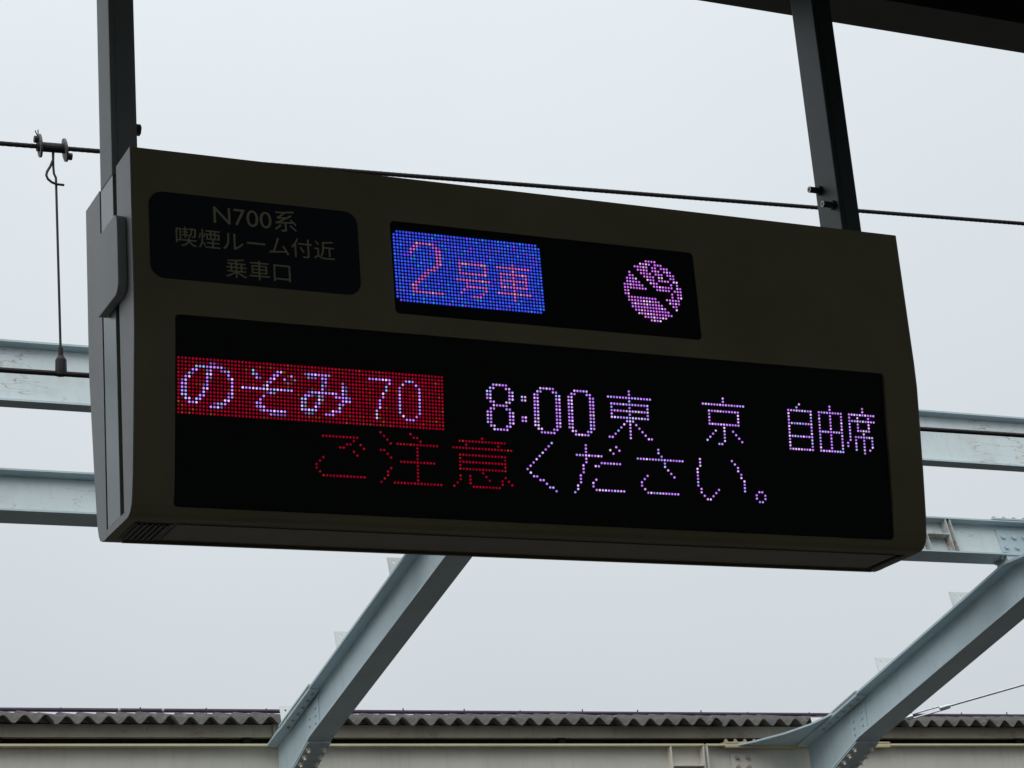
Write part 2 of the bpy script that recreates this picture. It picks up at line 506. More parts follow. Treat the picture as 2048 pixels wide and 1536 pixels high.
ZERO = '0:2-6 1:1,2,6,7 ' + ' '.join('%d:0,1,7,8' % r for r in range(2, 12)) + ' 12:1,2,6,7 13:2-6'
EIGHT = '0:2-6 1:1,2,6,7 2:0,1,7,8 3:0,1,7,8 4:0,1,7,8 5:1,2,6,7 6:2-6 7:1,2,6,7 8:0,1,7,8 9:0,1,7,8 10:0,1,7,8 11:0,1,7,8 12:1,2,6,7 13:2-6'
COLON = '3:11,12 4:11,12 9:11,12 10:11,12'
NO = ('2:5-12 3:4,5,9,13,14 4:3,8,9,14 5:2,3,8,15 6:2,8,15 7:1,2,8,15 8:1,2,7,8,15 9:1,2,7,15 10:1,2,6,7,14,15 '
      '11:2,3,5,6,13,14 12:3-5,11-13 13:9-11')
NO_H = '1:9,10 3:8,12 4:4 5:9,14 6:1 7:7 9:14 12:10 13:12'
ZO = ('2:21,28,29 3:21,22,27,28,32 4:22,26,27,30 5:26 6:25 7:18-32 8:26 9:24 10:23 11:22,23 12:23,24 13:24-30')
ZO_H = '4:23,33 5:25,31 6:24 8:25,27 12:22 13:23 14:26-30'
MI = ('2:37-42 3:41,42 4:42 5:41,47 6:41,47 7:38-45,47 8:36,37,40,45-48 9:35,36,40,47-49 10:35,40,46,47 11:35,39,46 12:35-39,44-46 13:42-44')
MI_H = '2:36,43 3:37-39 4:41,47 5:42,48 6:48 7:37,48 8:38,41,49 9:41 10:36,39 11:36,40 13:36-38'
SEVEN = '2:55-61 3:61 4:60 5:60 6:59 7:59 8:58 9:58 10:58 11:57 12:57 13:57'
THIN0 = '2:66-68 3:65,69 ' + ' '.join('%d:64,70' % r for r in range(4, 12)) + ' 12:65,69 13:66-68'
TO = ('0:7 1:7 2:0-14 3:7 4:1-13 5:1,7,13 6:1-13 7:1,7,13 8:1-13 9:6-8 10:5,7,9 11:4,7,10 12:3,7,11 13:2,7,12 14:0,1,7,13,14')
KYO = '0:7 1:7 2:0-14 4:2-12 5:2,12 6:2,12 7:2,12 8:2-12 9:7 10:4,7,10 11:3,7,11 12:2,7,12 13:1,7,13 14:5,6'
JI = '0:4 1:3 2:0-8 3:0,8 4:0,8 5:0,8 6:0-8 7:0,8 8:0,8 9:0,8 10:0-8 11:0,8 12:0,8 13:0,8 14:0-8'
YU = '0:15 1:15 2:11-19 ' + ' '.join('%d:11,15,19' % r for r in (3, 4, 5, 6, 7, 9, 10, 11, 12, 13)) + ' 8:11-19 14:11-19'
SEKI = ('0:27 1:27 2:22-31 3:22,25,29 4:22-31 5:22,25,29 6:22,25,29 7:22,25-29 8:22,27 9:22,24-30 10:22,24,27,30 '
        '11:21,24,27,30 12:21,24,27,30 13:24,27,29 14:27')
GO = '2:2-12 3:11 4:9,10,13 5:7,8,14 6:11 7:12 8:2 9:1 10:0 11:0 12:1 13:2-14'
CHU = ('0:0,9 1:1,10,11 2:2,12 3:3,5-17 4:11 5:0,1,11 6:2,11 7:3,11 8:6-16 9:11 10:3,11 11:2,11 12:2,11 13:1,11 14:0,4-18')
I_ = ('0:9 1:2-16 2:4,14 3:0-18 5:2-16 6:2,16 7:2-16 8:2,16 9:2-16 10:9 11:2,5,10,16 12:2,5,11,15,17 13:1,5,15,18 14:0,6-14')
KU = '0:8 1:7 2:6 3:5 4:4 5:3 6:2 7:1 8:0 9:1 10:2,3 11:4,5 12:6 13:7,8 14:9'
DA = ('0:19,29 1:19,27,30 2:19,28 3:16-24 4:19 5:19,24-30 6:18,22,23 7:18 8:18 9:17 10:17,22 11:17,21 12:16,21 13:16,22-31 14:15')
SA = '0:43 1:43 2:44 3:36-51 4:45 5:45 6:46 7:47 8:48,39 9:38 10:37 11:37 12:38 13:39-49'
II = ('2:57,68 3:57,69 4:57,70 5:56,70 6:56,71 7:56,71 8:56,72 9:56,72 10:56,72 11:57,63,72 12:57,62 13:58,61 14:59,60')
MARU = '11:77,78 12:76,79 13:76,79 14:77,78'
CAR2 = ('3:7-12 4:6,7,12,13 5:5,6,13,14 6:5,13,14 7:13,14 8:13,14 9:13,14 10:12,13 11:10-12 12:9,10 13:8,9 14:7,8 15:6,7 16:5,6 17:5,6 18:5-14')
GOU = '8:20-28 9:20,28 10:20,28 11:20-28 13:19-29 14:22 15:22-28 16:21,28 17:20,27 18:24-26'
SHA = '7:37 8:32-42 9:37 10:33-41 11:33,37,41 12:33-41 13:33,37,41 14:33-41 15:37 16:32-42 17:37 18:37'
SMOKE = ('0:8-11 1:6-9,11-13 2:4-8,10,11,13-15 3:5-8,10-12,14-16 4:2,6-9,11-13,15-17 5:2,3,7-10,12,13,16,17 6:1-4,8-10,12-15,17,18 '
         '7:1-5,9-11,16,18 8:0-6,10-16,18,19 9:0-7,11-15,17-19 10:0,1,16,18,19 11:0,1,16,18,19 12:1-10,14-18 13:1-11,15-18 '
         '14:2-12,16,17 15:2-13,17 16:3-14 17:4-15 18:6-13 19:8-11')

def jitter(c, s):
    k = 1 + s * (rnd.random() - 0.5)
    return tuple(max(0.0, x * k * (1 + 0.12 * (rnd.random() - 0.5))) for x in c)
def violet(level=1.0):
    q = rnd.random()
    if q < 0.62: c = (0.58, 0.25, 1.05)
    elif q < 0.84: c = (0.86, 0.52, 1.15)
    elif q < 0.94: c = (0.38, 0.48, 0.98)
    else: c = (0.72, 0.66, 0.85)
    return jitter(tuple(x * level for x in c), 0.5)
def rosy(level=1.0):
    q = rnd.random()
    c = (0.56, 0.12, 0.62) if q < 0.85 else (0.68, 0.30, 0.50)
    return jitter(tuple(x * level for x in c), 0.3)
def purple(level=1.0):
    q = rnd.random()
    c = (0.66, 0.19, 0.98) if q < 0.66 else ((0.85, 0.26, 0.80) if q < 0.82 else (0.85, 0.62, 1.0))
    return jitter(tuple(x * level for x in c), 0.35)
def red(level=1.0):
    q = rnd.random()
    c = (0.50, 0.003, 0.030) if q < 0.93 else ((0.55, 0.03, 0.01) if q < 0.975 else (0.34, 0.09, 0.02))
    return jitter(tuple(x * level for x in c), 0.55)
def blue(level=1.0):
    q = rnd.random()
    if q < 0.84: c = (0.040, 0.085, 0.90)
    elif q < 0.93: c = (0.030, 0.20, 0.88)
    else: c = (0.16, 0.06, 0.85)
    return jitter(tuple(x * level for x in c), 0.4)

DOME = [(1.0, 0.0), (0.86, 0.55), (0.45, 0.9)]
def led_group(name, items, fn, parent, r=0.0031, label=None):
    """items: (col, row, colour); every lamp is a small dome standing on the panel"""
    vs, fs, cols = [], [], []
    seg = 8
    for c, row, colr in items:
        o = len(vs)
        for rr, hh in DOME:
            for k in range(seg):
                a = 2 * math.pi * (k + 0.5) / seg
                vs.append(fn(c + 100 * r * rr * math.cos(a), row - 100 * r * rr * math.sin(a), 0.0008 + r * 0.8 * hh))
        vs.append(fn(c, row, 0.0008 + r * 0.8))
        for ring in range(2):
            for k in range(seg):
                k2 = (k + 1) % seg
                fs.append((o + ring * seg + k, o + ring * seg + k2, o + (ring + 1) * seg + k2, o + (ring + 1) * seg + k))
        for k in range(seg):
            fs.append((o + 2 * seg + k, o + 2 * seg + (k + 1) % seg, o + 3 * seg))
        cols += [colr] * (3 * seg + 1)
    off = parent_world(parent)
    me = bpy.data.meshes.new(name)
    me.from_pydata([tuple(v - off) for v in vs], [], fs)
    at = me.color_attributes.new('led', 'FLOAT_COLOR', 'POINT')
    for i, c in enumerate(cols):
        at.data[i].color = (*c, 1.0)
    me.shade_smooth()
    me.materials.append(M['led'])
    o = bpy.data.objects.new(name, me)
    COL.objects.link(o)
    o.parent = parent
    o['kind'] = 'stuff'
    if label: o['label'] = label
    return o

# upper display: car number on blue, no-smoking mark
pm = MB(); pm.xz(rrect(UPW[0] + 0.0015, UPW[1] - 0.0015, UPW[2] + 0.0015, UPW[3] - 0.0015, 0.0125), -0.0222, -0.0137)
up = pm.build('car_display', 'black', board)
up['label'] = 'black LED panel with blue car number and no-smoking mark'
num = set(dots(CAR2) + dots(GOU) + dots(SHA))
bl = []
for row in range(22):
    for c in range(47):
        if row in (0, 21) and c in (0, 46):
            continue
        bl.append((c, row, rosy(1.0) if (c, row) in num else blue()))
led_group('car_number_leds', bl, led_up, up, 0.0036, 'blue LED field with the pink car number 2')
icon = [(c + 73.9, row + 1.25, purple()) for c, row in dots(SMOKE)]
led_group('no_smoking_leds', icon, led_up, up, 0.0031, 'violet LED no-smoking mark')

# lower display: two text lines
pm = MB(); pm.prism(rrect(LOW[0] + 0.0015, LOW[1] - 0.0015, -0.4045, 0.1165, 0.0105), low_pt, -0.0055, 0.0)
low = pm.build('train_display', 'black', board)
low['label'] = 'wide black LED panel with two lines of train text'
nm = set(dots(NO) + dots(ZO) + dots(MI) + dots(SEVEN) + dots(THIN0))
nh = set(dots(NO_H) + dots(ZO_H) + dots(MI_H))
rd = [(c, row, violet(1.05) if (c, row) in nm else (violet(0.38) if (c, row) in nh else red(0.56))) for row in range(16) for c in range(78)]
led_group('train_name_leds', rd, led_low, low, 0.0033, 'red LED field with the violet train name and number')
def text(name, spec, du, dv, colf, label):
    return led_group(name, [(c, row, colf()) for c, row in shift(spec, du, dv)], led_low, low, 0.0033, label)
text('departure_time_leds', dots(EIGHT) + dots(COLON) + shift(dots(ZERO), 15, 0) + shift(dots(ZERO), 26, 0), 91, 1, violet, 'violet LED time 8:00')
text('destination_leds', dots(TO) + shift(dots(KYO), 32, 0), 130, 0, violet, 'violet LED destination name')
text('seat_class_leds', dots(JI) + dots(YU) + dots(SEKI), 192, 0, violet, 'narrow violet LED seat class')
text('caution_leds', dots(GO) + shift(dots(CHU), 19, 0) + shift(dots(I_), 41, 0), 39, 17, lambda: red(0.52), 'dim red LED caution word')
text('request_leds', dots(KU) + dots(DA) + dots(SA) + dots(II) + dots(MARU), 103, 17, violet, 'violet LED words after the red caution word')

# ------------------------------------------------------------------ hanger posts
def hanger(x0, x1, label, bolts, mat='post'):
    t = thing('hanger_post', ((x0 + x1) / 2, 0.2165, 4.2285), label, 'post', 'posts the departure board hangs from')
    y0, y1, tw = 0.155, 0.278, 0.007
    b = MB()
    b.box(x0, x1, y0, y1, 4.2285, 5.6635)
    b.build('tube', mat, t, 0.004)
    # narrow raised seam strip on the face towards the platform
    s = MB(); s.box(x0 + 0.018, x0 + 0.026, y0 - 0.003, y0 - 0.0003, 4.24, 5.55); s.build('seam', mat, t)
    for p, ax, r, h, sh, mt in bolts:
        q = MB(); bolt(q, p, ax, r, h, sh); q.build('bolt', mt, t)
    return t
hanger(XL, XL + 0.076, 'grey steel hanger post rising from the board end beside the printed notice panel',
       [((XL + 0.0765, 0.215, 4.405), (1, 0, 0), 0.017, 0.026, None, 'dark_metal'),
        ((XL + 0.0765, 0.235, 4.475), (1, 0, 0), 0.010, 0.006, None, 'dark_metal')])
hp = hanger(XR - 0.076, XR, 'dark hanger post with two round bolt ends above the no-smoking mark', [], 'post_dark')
for yb, zb in ((0.246, 4.497), (0.182, 4.418)):
    q = MB(); x = XR - 0.0765
    q.tube([(x, yb, zb), (x - 0.012, yb, zb)], 0.016, 6)
    q.tube([(x - 0.012, yb, zb), (x - 0.046, yb, zb)], 0.0105, 12)
    bo = q.build('bolt', 'dark_metal', hp)
    q = MB(); ring = []
    for rr, xx in ((0.0108, x - 0.0462), (0.0060, x - 0.0462)):
        ring.append([(xx, yb + rr * math.cos(a * math.pi / 8), zb + rr * math.sin(a * math.pi / 8)) for a in range(16)])
    q.add(ring[0] + ring[1], [(k, (k + 1) % 16, 16 + (k + 1) % 16, 16 + k) for k in range(16)])
    q.build('bolt_end', 'bright_metal', bo)

# ------------------------------------------------------------------ overhead line: messenger wire, contact wire, dropper
YW = 2.0
def mess_z(x):
    return 5.172 + 0.0390 * x + 0.0002 * (x * (x - 4.67))
xs = [-22 + 0.25 * i for i in range(217)]
def stranded(xs, zf, r, pitch, strands=6):
    mb = MB()
    N = 10
    core = [(x, YW, zf(x)) for x in xs]
    mb.tube(core, r * 0.62, 6)
    return mb
def strand_mesh(x0, x1, zf, r, pitch, strands=6):
    mb = MB(); mb.tube([(x0 + (x1 - x0) * i / 60, YW, zf(x0 + (x1 - x0) * i / 60)) for i in range(61)], r * 0.6, 6)
    step = pitch / 9
    for s in range(strands):
        pts = []
        x = x0
        while x <= x1:
            a = 2 * math.pi * (x / pitch + s / strands)
            pts.append((x, YW + 0.62 * r * math.cos(a), zf(x) + 0.62 * r * math.sin(a)))
            x += step
        mb.tube(pts, r * 0.40, 5, True)
    return mb
mw = thing('messenger_wire', (2.0, YW, 5.25), 'thick twisted dark cable stretched behind the posts above the departure board', 'cable')
strand_mesh(-1.0, 7.0, mess_z, 0.0094, 0.16).build('strands', 'wire', mw)
for a, bnd in ((-22, -1.0), (7.0, 32)):
    m = MB(); m.tube([(a + (bnd - a) * i / 40, YW, mess_z(a + (bnd - a) * i / 40)) for i in range(41)], 0.0085, 8); m.build('wire', 'wire', mw)
def cont_z(x):
    return 4.294 + 0.0071 * x
cw = MB()
cw.tube([(-22, YW, cont_z(-22)), (5, YW, cont_z(5)), (32, YW, cont_z(32))], 0.0098, 10)
tag(cw.build('contact_wire', 'wire', None, origin=(2.0, YW, 4.3)), 'straight black overhead contact wire passing in front of the cracked steel beam', 'wire')

DX = 0.178
dz = mess_z(DX)
dr = thing('dropper', (DX, YW, cont_z(DX)), 'thin dropper rod with a looped hook and spool clamp between two overhead wires', 'dropper')
q = MB(); q.tube([(DX - 0.055, YW, mess_z(DX - 0.055)), (DX + 0.055, YW, mess_z(DX + 0.055))], 0.0185, 14); sp = q.build('spool', 'wire', dr, smooth=False)
for dx, tl in ((-0.044, 0.10), (0.050, 0.16)):
    q = MB(); x = DX + dx; zc = mess_z(x) + (0.004 if dx < 0 else -0.006)
    a = Vector((1, -0.10, tl)).normalized()
    c0 = Vector((x, YW, zc))
    q.tube([c0 - a * 0.004, c0 + a * 0.004], 0.044, 20)
    q.build('flange_disc', 'disc', sp, 0.001)
    q = MB(); c1 = c0 + Vector((-0.012 if dx < 0 else 0.012, -0.004, 0.022 if dx < 0 else -0.026))
    q.tube([c1 - Vector((0.010, 0, 0)), c1 + Vector((0.012, 0, 0))], 0.014, 8); q.build('clamp_nut', 'wire', sp)
q = MB()
for tip in ((-0.062, -0.003, 0.060), (-0.050, 0.0, 0.066)):
    q.tube([(DX - 0.050, YW, dz + 0.036), (DX + tip[0], YW + tip[1], dz + tip[2])], 0.0022, 5)
q.build('wire_ends', 'wire', sp)
zt = dz - 0.02
hook = [(DX + 0.006, YW, zt + 0.01), (DX + 0.004, YW - 0.002, zt - 0.03), (DX - 0.008, YW - 0.006, zt - 0.060), (DX - 0.020, YW - 0.008, zt - 0.082),
        (DX - 0.024, YW - 0.009, zt - 0.098), (DX - 0.018, YW - 0.009, zt - 0.113), (DX - 0.004, YW - 0.009, zt - 0.124),
        (DX + 0.014, YW - 0.009, zt - 0.130), (DX + 0.042, YW - 0.009, zt - 0.130)]
q = MB(); q.tube(hook, 0.0048, 8); q.build('hook', 'wire', dr)
rod = [(DX + 0.004, YW, zt + 0.01), (DX + 0.005, YW, zt - 0.06), (DX + 0.007, YW, zt - 0.085), (DX + 0.014, YW, zt - 0.100), (DX + 0.0145, YW, zt - 0.12),
       (DX + 0.022, YW, cont_z(DX) + 0.09)]
q = MB(); q.tube(rod, 0.0046, 8); q.build('rod', 'wire', dr)
xb = DX + 0.0225; zb = cont_z(xb)
q = MB(); q.tube([(xb, YW, zb + 0.098), (xb, YW, zb + 0.064)], 0.0095, 10)
q.tube([(xb, YW, zb + 0.066), (xb, YW, zb + 0.052), (xb, YW, zb + 0.010), (xb, YW, zb - 0.006)], [0.012, 0.020, 0.021, 0.020], 10)
q.build('wire_clip', 'wire', dr)

# ------------------------------------------------------------------ steel frame of the opposite platform
SL = 0.258
TH = math.atan(SL)
YK = 7.78                                                      # where the coped rafter levels off under the beam
def rz_bot(y):
    return 4.511 - SL * (y - 9.9) if y < 9.98 else 4.511 - SL * 0.08 - 0.42 * (y - 9.98)
def rz_top(y):
    return 4.868 - SL * (y - 9.9)
Y1 = 10.905
def rafter(x0, label, cleat_ys, flare):
    FW = 0.235 if flare else 0.190                              # flange width
    xw = x0 + FW / 2
    t = thing('steel_rafter', (xw, Y1, rz_bot(Y1)), label, 'rafter', 'sloping rafters of the roofless steel frame')
    tf, tw = 0.018, 0.012
    Y0 = 7.10 if flare else 6.40
    zt0 = rz_top(YK) if flare else rz_top(Y0)                   # level top edge where the rafter is coped
    web = [(Y0, rz_bot(Y0) + tf), (YK, rz_bot(YK) + tf), (9.98, rz_bot(9.98) + tf), (Y1, rz_bot(Y1) + tf), (Y1, rz_top(Y1) - tf), (YK, rz_top(YK) - tf), (Y0, zt0 - tf)]
    b = MB(); b.yz(web, xw - tw / 2, xw + tw / 2); w = b.build('web', 'steel', t)
    fl = [(Y0, zt0), (YK, rz_top(YK)), (Y1, rz_top(Y1)), (Y1, rz_top(Y1) - tf), (YK, rz_top(YK) - tf), (Y0, zt0 - tf)]
    b = MB(); b.yz(fl, x0, x0 + FW); top = b.build('top_flange', 'steel', t)
    bl_ = [(Y0, rz_bot(Y0)), (YK, rz_bot(YK)), (9.98, rz_bot(9.98)), (9.98, rz_bot(9.98) + tf), (YK, rz_bot(YK) + tf), (Y0, rz_bot(Y0) + tf)]
    b = MB(); b.yz(bl_, x0, x0 + FW); b.build('bottom_flange', 'steel', t)
    hl = [(9.981, rz_bot(9.981)), (Y1, rz_bot(Y1)), (Y1, rz_bot(Y1) + tf), (9.981, rz_bot(9.981) + tf)]
    b = MB(); b.yz(hl, x0, x0 + FW); ha = b.build('haunch_flange', 'steel', t)
    # splice plate under the haunch with two double rows of bolts
    def hz(y, d): return rz_bot(y) - d
    sp_ = [(10.03, hz(10.03, 0.001)), (Y1 - 0.02, hz(Y1 - 0.02, 0.001)), (Y1 - 0.02, hz(Y1 - 0.02, 0.015)), (10.03, hz(10.03, 0.015))]
    b = MB(); b.yz(sp_, x0 + 0.004, x0 + FW - 0.004); hp_ = b.build('splice_plate', 'steel_rusty', ha)
    n_ = Vector((0, -0.42, -1)).normalized()
    b = MB()
    for i in range(9):
        y = 10.10 + 0.088 * i
        for x in (x0 + 0.035, x0 + FW - 0.035):
            bolt(b, (x, y + 0.006, hz(y, 0.0155)), n_, 0.021, 0.016, 0.022)
    tag(b.build('bolts', 'pale_bolt', ha), kind='stuff')
    # cover plate on the top flange near the girder, bolts below it
    cp = [(9.93, rz_top(9.93) + 0.001), (10.62, rz_top(10.62) + 0.001), (10.62, rz_top(10.62) + 0.014), (9.93, rz_top(9.93) + 0.014)]
    b = MB(); b.yz(cp, x0 - 0.006, x0 + FW + 0.006); b.build('cover_plate', 'steel_rusty', top)
    cp = [(9.93, rz_top(9.93) - tf - 0.001), (10.62, rz_top(10.62) - tf - 0.001), (10.62, rz_top(10.62) - tf - 0.014), (9.93, rz_top(9.93) - tf - 0.014)]
    b = MB(); b.yz(cp, x0 - 0.004, xw - 0.02); b.build('inner_plate', 'steel_rusty', top)
    b = MB()
    for i in range(6):
        y = 9.99 + 0.11 * i
        bolt(b, (x0 + 0.045, y, rz_top(y) - tf - 0.0145), (0, -SL, -1), 0.014, 0.010, 0.008)
        bolt(b, (x0 + 0.045, y, rz_top(y) + 0.0145), (0, SL, 1), 0.014, 0.010, 0.008)
    tag(b.build('bolts', 'bolt', top), kind='stuff')
    # web splice
    ws = [(9.98, rz_bot(9.98) + 0.05), (10.22, rz_bot(10.22) + 0.06), (10.22, rz_top(10.22) - 0.06), (9.98, rz_top(9.98) - 0.06)]
    b = MB(); b.yz(ws, xw - tw / 2 - 0.010, xw - tw / 2 - 0.0005); b.build('splice_plate', 'steel', w, 0.001)
    b = MB()
    for i in range(4):
        for y in (10.035, 10.165):
            z = rz_bot(y) + 0.085 + 0.055 * i
            bolt(b, (xw - tw / 2 - 0.0105, y, z), (-1, 0, 0), 0.012, 0.008)
    tag(b.build('bolts', 'steel_rusty', w), kind='stuff')
    # purlin cleats standing square on the top flange
    e1 = Vector((0, math.cos(TH), -math.sin(TH))); e2 = Vector((0, math.sin(TH), math.cos(TH)))
    for y, wd, hh in cleat_ys:
        p0 = Vector((x0 + 0.002, y, rz_top(y) + 0.0005))
        mb = MB()
        outer = [(0, 0), (wd, 0), (wd, hh), (0, hh)]
        holes = [(0.045, hh - 0.036), (0.045 + 0.055, hh - 0.036)]
        mb.prism(outer, lambda a, c, s: p0 + Vector((a, 0, 0)) + e2 * c + e1 * s, 0.0, 0.007)
        cuts = []
        for hx, hy in holes:
            if hx + 0.015 < wd:
                cm = MB()
                cm.prism([(hx + 0.0095 * math.cos(k * math.pi / 6), hy + 0.0095 * math.sin(k * math.pi / 6)) for k in range(12)],
                         lambda a, c, s: p0 + Vector((a, 0, 0)) + e2 * c + e1 * s, -0.02, 0.03)
                cuts.append(cm)
        carve(mb, cuts).build('purlin_cleat', 'white_plate', t)
    if flare:                                                  # curved gusset joining the top flange to the girder top
        pts = [(x0, 10.30), (x0 - 0.10, 10.50), (x0 - 0.26, 10.68), (x0 - 0.48, 10.84), (x0 - 0.60, 10.902), (x0 - 0.60, 10.97), (x0 - 0.001, 10.97)]
        mb = MB(); n = len(pts)
        zf = lambda y: rz_top(min(y, 10.90)) 
        mb.add([(x, y, zf(y) - 0.001) for x, y in pts] + [(x, y, zf(y) - 0.017) for x, y in pts],
               [tuple(range(n)), tuple(range(2 * n - 1, n - 1, -1))] + [(i, (i + 1) % n, n + (i + 1) % n, n + i) for i in range(n)])
        mb.build('gusset', 'steel', t)
    return t
rafter(4.085, 'slender pale blue steel rafter rising behind the middle of the departure board', [(8.28, 0.20, 0.135), (9.34, 0.20, 0.135), (10.56, 0.17, 0.15)], False)
rafter(8.915, 'pale blue steel rafter with a curved gusset, meeting the beam with the bolted splice', [(8.47, 0.21, 0.13), (9.57, 0.21, 0.13), (10.62, 0.22, 0.11)], True)

# longitudinal beams lying square on the rafters
E1 = Vector((0, math.cos(TH), -math.sin(TH))); E2 = Vector((0, math.sin(TH), math.cos(TH)))
def along(P, poly, x0, x1):
    """polygon given across (a) and up (c) from the front bottom edge P=(y,z)"""
    mb = MB()
    mb.prism(poly, lambda a, c, t: Vector((t, P[0], P[1])) + E1 * a + E2 * c, x0, x1)
    return mb
# beam 2: I-section
P2 = (7.745, 4.868 - SL * (7.745 - 9.9) + 0.042)
H2, W2, T2 = 0.305, 0.158, 0.013
t = thing('steel_beam', (5.0, 7.80, P2[1]), 'pale blue I-beam with rusty stiffener box and bolted splice lying on the rafters', 'beam', 'longitudinal beams of the roofless steel frame')
along(P2, [(0, 0), (W2, 0), (W2, T2), (0, T2)], -3.5, 15).build('bottom_flange', 'steel', t)
along(P2, [(0, H2 - T2), (W2, H2 - T2), (W2, H2), (0, H2)], -3.5, 15).build('top_flange', 'steel', t)
web2 = along(P2, [(0.074, T2), (0.084, T2), (0.084, H2 - T2), (0.074, H2 - T2)], -3.5, 15).build('web', 'steel_cracked', t)
for x in (8.185, 8.245, 8.455, 8.495):
    hgt = H2 - T2 if x > 8.3 else 0.155
    along(P2, [(0.003, T2), (0.0735, T2), (0.0735, hgt), (0.003, hgt)], x, x + 0.009).build('stiffener', 'steel_shelf', web2)
along(P2, [(0.004, 0.1555), (0.0735, 0.1555), (0.0735, 0.165), (0.004, 0.165)], 8.10, 8.4545).build('shelf_plate', 'steel_shelf', web2)
along(P2, [(0.062, 0.055), (0.0735, 0.055), (0.0735, H2 - 0.05), (0.062, H2 - 0.05)], 8.955, 9.50).build('splice_plate', 'steel', web2, 0.001)
along(P2, [(-0.004, H2 + 0.001), (W2 + 0.004, H2 + 0.001), (W2 + 0.004, H2 + 0.014), (-0.004, H2 + 0.014)], 8.90, 9.55).build('splice_plate', 'steel_rusty', t)
along(P2, [(0.0, 0.0135), (0.058, 0.0135), (0.058, 0.026), (0.0, 0.026)], 8.955, 9.50).build('splice_plate', 'steel_rusty', t)
mb = MB()
for i in range(5):
    x = 8.945 + 0.095 * i
    for a in (0.03, 0.128):
        bolt(mb, Vector((x, P2[0], P2[1])) + E1 * a + E2 * (H2 + 0.0145), E2, 0.020, 0.016, 0.012)
tag(mb.build('bolts', 'bolt', t), kind='stuff')
mb = MB()
for i in range(5):
    for c in (0.10, 0.19):
        bolt(mb, Vector((9.0 + 0.10 * i, P2[0], P2[1])) + E1 * 0.0615 + E2 * c, -E1, 0.019, 0.014)
tag(mb.build('bolts', 'steel', t), kind='stuff')
mb = MB()
for i in range(1):
    for a in (0.03, 0.12):
        bolt(mb, Vector((8.90, P2[0], P2[1])) + E1 * a - E2 * 0.0005, -E2, 0.015, 0.012, 0.012)
tag(mb.build('bolts', 'bolt', t), kind='stuff')
for x in (4.10, 8.93):                                         # packing between the rafters and the beam
    along(P2, [(0.01, -0.040), (W2 - 0.01, -0.040), (W2 - 0.01, -0.0006), (0.01, -0.0006)], x, x + 0.2).build('packing_plate', 'steel_rusty', t)
# beam 1: deeper channel, paint cracked along its web
P1 = (6.50, 4.868 - SL * (6.50 - 9.9) + 0.0012)
H1, W1, T1 = 0.42, 0.072, 0.014
t = thing('steel_beam', (5.0, 6.53, P1[1]), 'pale blue deep channel beam with cracked rusty paint behind the contact wire', 'beam', 'longitudinal beams of the roofless steel frame')
along(P1, [(W1 - 0.010, T1), (W1, T1), (W1, H1 - T1), (W1 - 0.010, H1 - T1)], -3.5, 15).build('web', 'steel_cracked', t)
along(P1, [(0, 0), (W1, 0), (W1, T1 - 0.0005), (0, T1 - 0.0005)], -3.5, 15).build('bottom_flange', 'steel', t)
along(P1, [(0, H1 - T1 + 0.0005), (W1, H1 - T1 + 0.0005), (W1, H1), (0, H1)], -3.5, 15).build('top_flange', 'steel', t)

# ------------------------------------------------------------------ cream girders carrying the rafters
GZ0, GZ1 = 4.02, 4.611
GY0, GY1 = 10.905, 11.085
def girder(x0, x1, label, stiff, col_xs):
    t = thing('steel_girder', ((x0 + x1) / 2, 11.055, GZ0), label, 'girder', 'cream girders under the corrugated roof')
    tf = 0.016
    b = MB(); b.box(x0, x1, GY0, GY1, GZ1 - tf, GZ1); tfl = b.build('top_flange', 'cream_edge', t)
    b = MB(); b.box(x0, x1, GY0, GY1, GZ0, GZ0 + tf); b.build('bottom_flange', 'cream', t)
    b = MB(); b.box(x0, x1, 10.985, 10.997, GZ0 + tf + 0.0005, GZ1 - tf - 0.0005); w = b.build('web', 'cream', t)
    for x in stiff:
        b = MB(); b.box(x, x + 0.011, GY0 + 0.002, 10.9845, GZ0 + tf + 0.001, GZ1 - tf - 0.001); b.build('stiffener', 'cream', t)
    for x in col_xs:
        b = MB(); b.box(x - 0.10, x + 0.10, 10.92, 11.07, 0.0, GZ0 - 0.0005); b.build('column', 'cream', t, 0.004)
    return t, w, tfl
gl, glw, glf = girder(-4.0, 7.982, 'long cream steel girder ending in a square stiffener frame below the corrugated roof', (1.2, 7.655, 7.970), (-3.0, 4.20))
b = MB(); b.box(7.667, 7.9695, GY0 + 0.003, 10.9845, 4.424, 4.436); b.build('shelf_plate', 'cream', gl)
gr, grw, grf = girder(8.006, 16.0, 'cream steel girder with a bolted web plate where the gusseted rafter lands', (8.0075,), (9.03, 14.0))
b = MB(); b.box(8.275, 8.70, 10.972, 10.9845, 4.08, 4.535); wp = b.build('web_plate', 'cream', grw, 0.001)
mb = MB()
for i in range(2):
    for k in range(4):
        bolt(mb, (8.335 + 0.105 * i, 10.9715, 4.505 - 0.085 * k), (0, -1, 0), 0.022, 0.016, 0.012)
tag(mb.build('bolts', 'bolt', grw), kind='stuff')
for xa, xb in ((8.19, 8.92), (9.36, 9.88)):
    b = MB(); b.box(xa, xb, GY0 - 0.003, GY1 + 0.003, GZ1 + 0.001, GZ1 + 0.016); b.build('splice_plate', 'straw', grf, 0.001)
    b = MB(); b.box(xa, xb, GY0 - 0.002, 10.975, GZ1 - 0.032, GZ1 - 0.0165); b.build('splice_plate', 'straw', grf, 0.001)
mb = MB()
for i in range(8):
    bolt(mb, (8.225 + 0.094 * i, GY0 + 0.04, GZ1 + 0.0165), (0, 0, 1), 0.019, 0.018, 0.012)
tag(mb.build('bolts', 'bolt', grf), kind='stuff')

